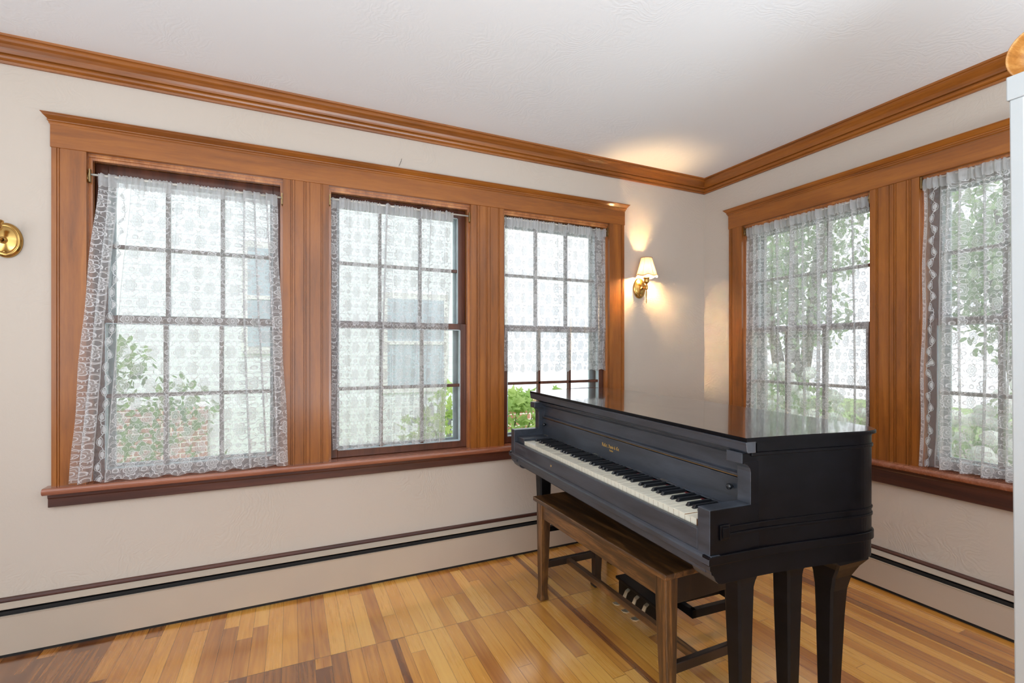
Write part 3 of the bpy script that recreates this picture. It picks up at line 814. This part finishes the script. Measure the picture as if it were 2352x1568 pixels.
# gilt lettering in broad-nib strokes
GL = {
 'H': [[(.05, .9), (.22, 1), (.22, .1), (.05, 0)], [(.22, .5), (.66, .56)], [(.82, .95), (.66, 1), (.66, .1), (.85, 0)]],
 'D': [[(.1, .1), (.5, 0), (.8, .2), (.8, .7), (.4, 1), (.05, .85)], [(.35, .9), (.35, .1)]],
 'C': [[(.8, .85), (.45, 1), (.12, .75), (.12, .25), (.45, 0), (.8, .15)], [(.45, .9), (.45, .1)]],
 'B': [[(.05, .85), (.45, 1), (.75, .8), (.45, .55), (.8, .35), (.7, .05), (.2, .05)], [(.25, .95), (.25, .05)]],
 '&': [[(.75, .05), (.2, .6), (.35, .9), (.55, .75), (.1, .3), (.3, .02), (.75, .4)]],
 'a': [[(.1, .55), (.3, .65), (.5, .55), (.5, .1), (.65, 0)], [(.5, .35), (.15, .3), (.12, .08), (.3, 0), (.5, .1)]],
 'l': [[(.15, 1), (.15, .1), (.3, 0)]],
 'e': [[(.12, .3), (.45, .45), (.4, .62), (.15, .55), (.12, .12), (.3, 0), (.5, .1)]],
 't': [[(.2, .85), (.2, .1), (.38, 0)], [(.02, .6), (.42, .6)]],
 ',': [[(.1, .08), (.18, 0), (.05, -.18)]], '.': [[(.08, .06), (.16, 0)]],
 'v': [[(.05, .62), (.12, .15), (.3, 0), (.5, .2), (.45, .6)]],
 'i': [[(.15, .6), (.15, .08), (.28, 0)], [(.12, .85), (.18, .8)]],
 's': [[(.45, .58), (.2, .62), (.12, .45), (.42, .25), (.35, .03), (.05, .05)]],
 'o': [[(.3, .64), (.1, .5), (.1, .12), (.3, 0), (.5, .12), (.5, .5), (.3, .64)]],
 'n': [[(.08, .6), (.15, .55), (.15, 0)], [(.15, .5), (.4, .62), (.5, .5), (.5, .08), (.62, 0)]],
}
ADV = {'H': 1.0, 'D': 1.0, 'C': .95, 'B': .95, '&': .95, 'l': .38, 'i': .38, 't': .5, ',': .35, '.': .3, ' ': .42, 'a': .74, 'e': .62, 'v': .64, 's': .58, 'o': .66, 'n': .74}
def text_mesh(txt, h, vc, z, u):
    tot = sum(ADV[c] for c in txt) * h * .82
    m = MB(); x = 0; nib = Vector((.075, .075)) * h
    for c in txt:
        for st in GL.get(c, []):
            for a, b in zip(st[:-1], st[1:]):
                pa = Vector((x + a[0] * h * .82, a[1] * h)); pb = Vector((x + b[0] * h * .82, b[1] * h))
                q = [pa - nib, pa + nib, pb + nib, pb - nib]
                # reading direction runs from bass to treble
                vs = [(u, vc + tot / 2 - p.x, z + p.y) for p in q]
                vs += [(u + .0006, y_, z_) for _, y_, z_ in vs]
                m.add(vs, [(0, 1, 2, 3), (7, 6, 5, 4), (0, 4, 5, 1), (1, 5, 6, 2), (2, 6, 7, 3), (3, 7, 4, 0)])
        x += ADV[c] * h * .82
    return m
text_mesh('Hallet, Davis & Co.', .0136, .712, .790, .1642).build('gilt_lettering', M['gold'], nb)
text_mesh('Boston', .0078, .706, .777, .1642).build('gilt_lettering', M['gold'], nb)

# legs
def leg(secs, name='leg'):
    m = MB(); rings = []
    for z, u0, u1, v0, v1 in secs:
        c = min(.006, (u1 - u0) * .12)
        rings.append([(u0 + c, v0, z), (u1 - c, v0, z), (u1, v0 + c, z), (u1, v1 - c, z), (u1 - c, v1, z), (u0 + c, v1, z), (u0, v1 - c, z), (u0, v0 + c, z)])
    m.loft(rings); o = m.build(name, M['leg'], PR)
    return o
leg([(.580, .108, .222, .018, .096), (.572, .118, .212, .022, .092), (.560, .128, .203, .027, .088), (.545, .1325, .197, .029, .086), (.53, .134, .193, .030, .085), (.40, .137, .189, .031, .083), (.02, .148, .182, .038, .074), (.0, .148, .182, .038, .074)])
leg([(.580, .290, .430, .018, .104), (.572, .305, .412, .022, .098), (.560, .318, .396, .027, .092), (.545, .323, .389, .029, .089), (.53, .325, .386, .030, .088), (.40, .327, .381, .031, .086), (.02, .337, .371, .038, .076), (.0, .337, .371, .038, .076)])
leg([(.579, .446, .612, -.016, .108), (.574, .450, .610, -.016, .106), (.562, .464, .603, -.020, .100), (.538, .482, .588, -.004, .090), (.505, .492, .577, .012, .084), (.46, .498, .571, .022, .082), (.38, .501, .566, .026, .081), (.02, .509, .549, .036, .076), (.0, .509, .549, .036, .076)])
leg([(.580, .080, .200, PW - .150, PW - .062), (.560, .100, .182, PW - .146, PW - .070), (.540, .108, .172, PW - .142, PW - .076), (.40, .112, .166, PW - .140, PW - .080), (.02, .120, .156, PW - .134, PW - .090), (.0, .120, .156, PW - .134, PW - .090)])
leg([(.580, .52, .62, PW - .14, PW - .03), (.54, .545, .605, PW - .12, PW - .05), (.0, .555, .595, PW - .11, PW - .06)])
m = MB(); m.box(.15, .56, PW - .12, PW - .095, .243, .270); m.build('leg_stretcher', M['leg'], PR, bevel=.002)
# pedal lyre
ly = MB()
ly.box(.322, .380, .600, .885, .048, .152)
ly.box(.312, .392, .590, .895, .150, .162)
lyo = ly.build('pedal_box', M['leg'], PR, bevel=.002)
m = MB()
m.box(.440, .462, .545, .885, .118, .152); m.box(.440, .70, .545, .567, .118, .152); m.box(.380, .70, .655, .677, .118, .152); m.box(.38, .70, .863, .885, .118, .152); m.box(.690, .712, .545, .885, .118, .152)
m.build('lyre_frame', M['leg'], PR, bevel=.002)
for v in (.640, .830):
    m = MB(); m.box(.470, .495, v, v + .022, .152, .590); m.build('lyre_post', M['leg'], PR, bevel=.002)
for v in (.803, .738, .6725):
    m = MB()
    pts = [(.330, .140), (.318, .141), (.306, .134), (.298, .118), (.290, .103), (.272, .093), (.252, .091), (.238, .094)]
    hw = [.0075, .0075, .008, .009, .010, .012, .013, .008]
    rings = []
    for (u, z), h in zip(pts, hw): rings.append([(u, v - h, z), (u, v + h, z), (u + .003, v + h, z - .006), (u + .003, v - h, z - .006)])
    m.loft(rings, smooth=False); m.build('pedal', M['pedal'], PR, bevel=.001)

# ------------------------------------------------------------------ bench
BX0, BX1, BY0, BY1, BH = -1.672, -1.285, -1.414, -.518, .491
BR = empty('piano_bench', ((BX0 + BX1) / 2, (BY0 + BY1) / 2, 0))
tag(BR, 'long dark walnut duet bench pushed under the piano keyboard', 'bench')
hx, hy = (BX1 - BX0) / 2, (BY1 - BY0) / 2
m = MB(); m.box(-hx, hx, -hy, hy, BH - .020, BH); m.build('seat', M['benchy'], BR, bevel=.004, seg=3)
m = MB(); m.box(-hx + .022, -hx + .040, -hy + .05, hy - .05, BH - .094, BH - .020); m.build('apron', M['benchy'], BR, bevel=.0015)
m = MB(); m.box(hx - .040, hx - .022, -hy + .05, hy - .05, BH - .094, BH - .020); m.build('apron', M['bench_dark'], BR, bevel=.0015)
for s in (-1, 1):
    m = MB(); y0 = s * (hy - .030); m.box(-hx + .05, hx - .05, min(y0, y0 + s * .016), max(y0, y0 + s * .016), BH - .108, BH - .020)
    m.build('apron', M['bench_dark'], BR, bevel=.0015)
for sx in (-1, 1):
    for sy in (-1, 1):
        rings = []
        for z, w, ox, oy in ((BH - .021, .050, 0, 0), (.38, .049, 0, 0), (.20, .042, .001, .004), (.06, .035, .001, .008), (.030, .037, .001, .009), (.008, .044, .002, .010), (.0, .042, .002, .010)):
            cx = sx * (hx - .014 - .025 + ox * 0); cy = sy * (hy - .012 - .025 + oy)
            h = w / 2
            rings.append([(cx - h, cy - h, z), (cx + h, cy - h, z), (cx + h, cy + h, z), (cx - h, cy + h, z)])
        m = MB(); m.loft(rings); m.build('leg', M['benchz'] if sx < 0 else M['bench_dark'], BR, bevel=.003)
for sy in (-1, 1):
    m = MB(); cy = sy * (hy - .033); m.box(-hx + .05, hx - .05, cy - .010, cy + .010, .150, .184); m.build('side_stretcher', M['bench_dark'], BR, bevel=.003)
m = MB(); m.box(-.030, -.006, -hy + .03, hy - .03, .152, .178); m.build('long_stretcher', M['benchy'], BR, bevel=.002)

# ------------------------------------------------------------------ white cabinet and basket at the right edge
CB = empty('white_cabinet', (-1.062, -2.0, 0)); CB.rotation_euler = (math.radians(-.25), math.radians(-.35), 0)
tag(CB, 'tall white cabinet frame cut off by the right edge of the picture', 'cabinet')
CABH = 1.886
m = MB(); m.box(.020, .30, -.30, -.028, .0, CABH - .01); m.build('body', M['cab'], CB, bevel=.002)
m = MB(); m.box(-.0, .028, -.028, .0, .0, CABH - .06); m.build('corner_post', M['cab'], CB, bevel=.003)
m = MB(); m.box(-.003, .031, -.033, .005, CABH - .06, CABH); m.build('post_cap', M['cab'], CB, bevel=.003)
m = MB(); m.box(.012, .020, -.30, -.028, .9, CABH - .04); m.build('grey_panel', M['greyglass'], CB)
BK = MB()
prof = []
outer = [(.027, 0), (.042, .010), (.057, .030), (.065, .050), (.067, .062)]
inner = [(.064, .062), (.061, .050), (.053, .031), (.040, .013), (.0, .011)]
Rb = (Matrix.Rotation(math.radians(12), 3, 'Z') @ Matrix.Rotation(math.radians(-104), 3, 'Y'))
BK.lathe([(0, 0)] + outer + inner, 40, R=Rb, caps=False)
bo = BK.build('woven_basket', M['basket']); 
tag(bo, 'tipped round brown basket on top of the white cabinet', 'basket')
bo.location = (-.943, -2.018, CABH + .080)

# ------------------------------------------------------------------ outdoors
GZ = -.75
def grass():
    m = Mat('lawn'); c = m.coord()
    m.pbsdf(m.ramp(m.noise(c, 5, 5, .7), [(.3, lin(110, 140, 78)), (.7, lin(176, 196, 130))]), .9, normal=m.bump(m.noise(c, 60, 3), .5, .03)); return m.mat
m = MB(); m.box(-16, 18, .2, 16, GZ - .1, GZ); m.box(.2, 18, -14, .2, GZ - .1, GZ)
struct(m.build('ground', grass()))
def siding():
    m = Mat('white_clapboard'); c = m.coord(); sp = m.n('ShaderNodeSeparateXYZ'); m.l(c, sp.inputs[0])
    f = (X(sp.outputs[2]) / .115).fr()
    col = m.mix(f.lt(.06) * .6, lin(238, 242, 246), lin(150, 160, 170))
    m.pbsdf(col, .7, normal=m.bump(f, .5, .02)); return m.mat
def brick():
    m = Mat('red_brick'); c = m.coord(); sp = m.n('ShaderNodeSeparateXYZ'); m.l(c, sp.inputs[0])
    cb = m.n('ShaderNodeCombineXYZ'); m.l(X(sp.outputs[0]) + X(sp.outputs[1]), cb.inputs[0]); m.l(sp.outputs[2], cb.inputs[1])
    b = m.n('ShaderNodeTexBrick'); m.l(cb.outputs[0], b.inputs[0]); b.inputs['Scale'].default_value = 1
    b.inputs['Brick Width'].default_value = .21; b.inputs['Row Height'].default_value = .075; b.inputs['Mortar Size'].default_value = .007
    b.inputs['Color1'].default_value = lin(150, 98, 82); b.inputs['Color2'].default_value = lin(186, 132, 112); b.inputs['Mortar'].default_value = lin(226, 220, 210)
    m.pbsdf(b.outputs[0], .85, normal=m.bump(X(b.outputs[1]) * -1, .4, .01)); return m.mat
M['siding'] = siding(); M['brick'] = brick()
M['shingle'] = simple('roof_shingle', lin(128, 132, 138), .9, nscale=8)
M['dglass'] = simple('neighbour_glass', lin(176, 190, 200), .12, nscale=2)
NH = empty('neighbour_house', (-2.6, 5.4, GZ)); tag(NH, 'white clapboard house with brick base seen through the left wall windows', 'house')
m = MB(); m.box(-6.5, 3.4, 0, 4, .35, 6.2); m.build('wall', M['siding'], NH)
m = MB(); m.box(-6.5, 3.4, -.03, 4, 0, .35); m.build('foundation', M['brick'], NH)
m = MB(); m.prism([(-.5, 6.1), (2, 8.2), (4.5, 6.1)], -6.9, 3.8, 'x'); m.build('roof', M['shingle'], NH)
m = MB(); m.box(-6.5, -1.2, -.06, .0, .35, 1.15); m.build('brick_skirt', M['brick'], NH)
m = MB(); m.box(3.28, 3.45, -.06, .1, .9, 6.2); m.build('corner_board', M['white'], NH)
for x, z in ((-5.3, 2.0), (-3.6, 2.0), (-.7, 2.0), (1.3, 1.35), (-5.0, 4.4), (-.7, 4.4), (1.6, 4.4)):
    f = MB(); w, h = (.95, 1.45)
    f.box(x - .08, x + w + .08, -.05, .0, z - .1, z + h + .1); fo = f.build('window', M['white'], NH)
    g = MB(); g.box(x, x + w, -.056, -.045, z, z + h); g.build('pane', M['dglass'], fo)
    q = MB(); q.box(x, x + w, -.07, -.045, z + h / 2 - .03, z + h / 2 + .03); q.build('sash_bar', M['white'], fo)
# low brick garden wall and picket fence between the houses
m = MB(); m.box(-.4, 3.0, 0, .22, 0, 1.24); m.box(-.44, 3.04, -.03, .25, 1.24, 1.30)
o = m.build('garden_wall', M['brick']); o.location = (-.2, 3.0, GZ); tag(o, 'low brick garden wall behind the leafy shrub outside the window by the piano', 'wall')
M['fence'] = simple('weathered_fence', lin(120, 124, 122), .8)
FR = empty('picket_fence', (1.0, 3.6, GZ)); tag(FR, 'grey picket fence beyond the brick garden wall outdoors', 'fence')
m = MB()
for i in range(44):
    x = -2.2 + i * .12; m.prism([(x, 0), (x, 1.20), (x + .035, 1.26), (x + .07, 1.20), (x + .07, 0)], 0, .02, 'y')
m.build('pickets', M['fence'], FR)
m = MB(); m.box(-2.3, 3.1, .02, .06, .25, .33); m.box(-2.3, 3.1, .02, .06, 1.0, 1.07); m.build('rail', M['fence'], FR)

def leafmat(name, a, b, t=.5):
    m = Mat(name); c = m.coord(); n = m.noise(c, 3, 2)
    col = m.ramp(n, [(.3, a), (.7, b)])
    d = m.n('ShaderNodeBsdfDiffuse'); m.l(col, d.inputs[0]); l = m.n('ShaderNodeBsdfTranslucent'); m.l(col, l.inputs[0])
    x = m.n('ShaderNodeMixShader'); x.inputs[0].default_value = t; m.l(d.outputs[0], x.inputs[1]); m.l(l.outputs[0], x.inputs[2]); m.l(x.outputs[0], m.out.inputs[0]); return m.mat
M['leaf1'] = leafmat('maple_leaf', lin(152, 184, 108), lin(210, 224, 152))
M['leaf2'] = leafmat('shrub_leaf', lin(96, 140, 78), lin(168, 196, 118))
M['leaf3'] = leafmat('tree_leaf', lin(136, 162, 124), lin(188, 208, 166))
M['leaf4'] = leafmat('blossom', lin(206, 214, 206), lin(250, 250, 246))
M['bark'] = simple('bark', lin(92, 80, 68), .9)
MAPLE = [(0, -.1), (.12, .02), (.46, -.02), (.30, .16), (.50, .42), (.24, .38), (.16, .52), (0, 1.0), (-.16, .52), (-.24, .38), (-.50, .42), (-.30, .16), (-.46, -.02), (-.12, .02)]
OVAL = [(0, 0), (.22, .2), (.26, .5), (.14, .82), (0, 1), (-.14, .82), (-.26, .5), (-.22, .2)]
def plant(name, loc, label, cat, blobs, n, size, shape, mat, trunk=None, seed=1, group=None, flowers=0):
    rg = random.Random(seed); r = empty(name, loc); tag(r, label, cat, group)
    m = MB()
    def leaf(mm, c, sz):
        ax = Vector((rg.gauss(0, 1), rg.gauss(0, 1), rg.gauss(0, .6))).normalized(); ay = Vector((rg.gauss(0, 1), rg.gauss(0, 1), rg.gauss(-.3, 1)))
        ay = (ay - ax * ay.dot(ax)).normalized(); nz = ax.cross(ay)
        k = len(shape)
        vs = [c] + [c + (ax * x + ay * (y - .2) - nz * (abs(x) * .25 + (y - .3) ** 2 * .2)) * sz for x, y in shape]
        mm.add(vs, [(0, i + 1, (i + 1) % k + 1) for i in range(k)])
    for i in range(n):
        bx, by, bz, br = rg.choice(blobs)
        d = Vector((rg.gauss(0, 1), rg.gauss(0, 1), rg.gauss(0, 1))).normalized() * br * (rg.random() ** .4)
        leaf(m, Vector((bx, by, bz)) + Vector((d.x, d.y, d.z * .85)), size * rg.uniform(.6, 1.2))
    m.build('foliage', mat, r, recalc=False)
    if flowers:
        f = MB()
        for i in range(flowers):
            bx, by, bz, br = rg.choice(blobs); d = Vector((rg.gauss(0, 1), rg.gauss(0, 1), abs(rg.gauss(0, 1)))).normalized() * br * 1.02
            f.lathe([(0, -.06), (.06, -.03), (.075, .01), (.05, .05), (0, .065)], 8, c=Vector((bx, by, bz)) + d, caps=False)
        f.build('blossoms', M['leaf4'], r)
    st = MB()
    for k, (bx, by, bz, br) in enumerate(blobs):
        x0 = rg.uniform(-.12, .12); rad = (trunk or .012)
        st.tube([(x0 * .5, 0, 0), (bx * .4 + x0, by * .4, bz * .45), (bx, by, bz + br * .3)], [rad * 1.2, rad, rad * .35], 7)
    st.build('stems', M['bark'], r)
    return r
plant('maple_sapling', (-1.05, 1.55, GZ), 'bright green maple sapling outside the window behind the piano', 'shrub',
      [(.55, .2, 1.20, .26), (.85, .3, 1.38, .20), (.3, .1, 1.05, .3), (-.55, 0, 1.20, .30), (-.30, .1, 1.42, .26), (-.05, 0, 1.12, .28), (.15, .2, 1.32, .22), (-.5, .1, .85, .35), (0, .1, .8, .35), (.45, .3, 1.42, .16)], 900, .105, MAPLE, M['leaf1'], seed=4)
plant('leafy_shrub', (-3.75, 1.9, GZ), 'tall pale green shrub outside the leftmost window', 'shrub',
      [(-.2, 0, 1.1, .42), (.15, .1, 1.45, .35), (-.45, .2, 1.6, .32), (-.2, .1, 1.85, .26), (.2, .1, .8, .45), (-.5, .1, .7, .42)], 1500, .08, OVAL, M['leaf2'], seed=6)
TREES = ((6.6, .2, 6.2, 1.9, 'dark green tree outdoors centred in the far right window'), (7.4, 4.4, 6.8, 2.0, 'green tree outdoors at the left of the window by the piano lid'),
         (11.8, .9, 8.2, 2.4, 'tall green tree farthest from the right wall'), (8.0, -2.4, 6.0, 1.9, 'green tree outdoors at the right picture edge'))
for k, (x, y, h, w, lab) in enumerate(TREES):
    plant('garden_tree', (x, y, GZ), lab, 'tree', [(0, 0, h * .40, w * .55), (w * .4, 0, h * .62, w * .5), (-w * .4, .3, h * .58, w * .5), (0, -w * .4, h * .76, w * .48), (0, w * .4, h * .52, w * .5), (0, 0, h * .9, w * .4)],
          5200, .15, OVAL, M['leaf3'], trunk=.11, seed=20 + k, group='garden trees beyond the right wall')
for k, (x, y, lab) in enumerate(((2.9, 1.2, 'blossoming bush outside the right wall window behind the piano lid'), (2.6, -.9, 'white blossoming bush outside the far right window'), (4.9, 2.9, 'blossoming bush farther out beyond the right wall'))):
    plant('blossom_bush', (x, y, GZ), lab, 'bush', [(0, 0, .75, .5), (.35, .3, .95, .42), (-.3, .35, 1.0, .40), (.1, -.4, .85, .45), (0, 0, 1.35, .35)], 1300, .075, OVAL, M['leaf2'], seed=40 + k, flowers=70, group='blossoming bushes outside')

# ------------------------------------------------------------------ light
W = bpy.data.worlds.new('overcast_sky'); S.world = W; W.use_nodes = True
nt = W.node_tree; nt.nodes.clear()
wo = nt.nodes.new('ShaderNodeOutputWorld'); bg = nt.nodes.new('ShaderNodeBackground')
tc = nt.nodes.new('ShaderNodeTexCoord'); nz = nt.nodes.new('ShaderNodeTexNoise'); nz.inputs['Scale'].default_value = 2.2; nz.inputs['Detail'].default_value = 4
rp = nt.nodes.new('ShaderNodeValToRGB'); rp.color_ramp.elements[0].position = .35; rp.color_ramp.elements[1].position = .65
rp.color_ramp.elements[0].color = (.84, .90, 1.0, 1); rp.color_ramp.elements[1].color = (1, 1, 1, 1)
nt.links.new(tc.outputs['Generated'], nz.inputs[0]); nt.links.new(nz.outputs[0], rp.inputs[0]); nt.links.new(rp.outputs[0], bg.inputs[0]); nt.links.new(bg.outputs[0], wo.inputs[0])
bg.inputs[1].default_value = 2.3
def area(name, loc, rot, sx, sy, e, col=(1, 1, 1)):
    L = bpy.data.lights.new(name, 'AREA'); L.shape = 'RECTANGLE'; L.size = sx; L.size_y = sy; L.energy = e; L.color = col
    o = bpy.data.objects.new(name, L); COL.objects.link(o); o.location = loc; o.rotation_euler = rot; return o
# added fill lights, set in the openings of the unseen walls
area('fill_front', (-LA - .06, -3.2, 1.4), (0, math.radians(-98), 0), 1.4, 3.0, 56, (.82, .92, 1.0))
area('fill_back', (-2.9, -LB - .06, 1.4), (math.radians(130), 0, 0), 2.8, 1.4, 6, (.86, .94, 1.0))
# added upward fill behind the camera, no fixture, bounced off the ceiling
area('ceiling_fill', (-2.3, -3.75, .6), (math.radians(180), 0, 0), 3.0, 1.6, 176, (.76, .90, 1.0))
sun = bpy.data.lights.new('sun', 'SUN'); sun.energy = 1.8; sun.angle = .2; so = bpy.data.objects.new('sun', sun); COL.objects.link(so); so.rotation_euler = (math.radians(38), math.radians(-24), 0)

# ------------------------------------------------------------------ camera
cam = bpy.data.cameras.new('camera'); co = bpy.data.objects.new('camera', cam); COL.objects.link(co)
co.location = (-2.729, -2.56, 1.19)
co.rotation_euler = (math.radians(90), 0, -math.radians(90 - 65.124))
cam.sensor_width = 36; cam.lens = 1095. / 2352 * 36; cam.shift_y = (805.7 - 784) / 2352
cam.clip_start = .02; cam.clip_end = 100
S.camera = co
S.view_settings.view_transform = 'Standard'; S.view_settings.look = 'None'; S.view_settings.gamma = 1; S.view_settings.exposure = 0.0
S.view_settings.use_curve_mapping = False
S.cycles.max_bounces = 10; S.cycles.diffuse_bounces = 5; S.cycles.glossy_bounces = 4; S.cycles.transmission_bounces = 6; S.cycles.transparent_max_bounces = 24
S.cycles.caustics_reflective = False; S.cycles.caustics_refractive = False; S.cycles.sample_clamp_indirect = 6
S.cycles.use_denoising = True
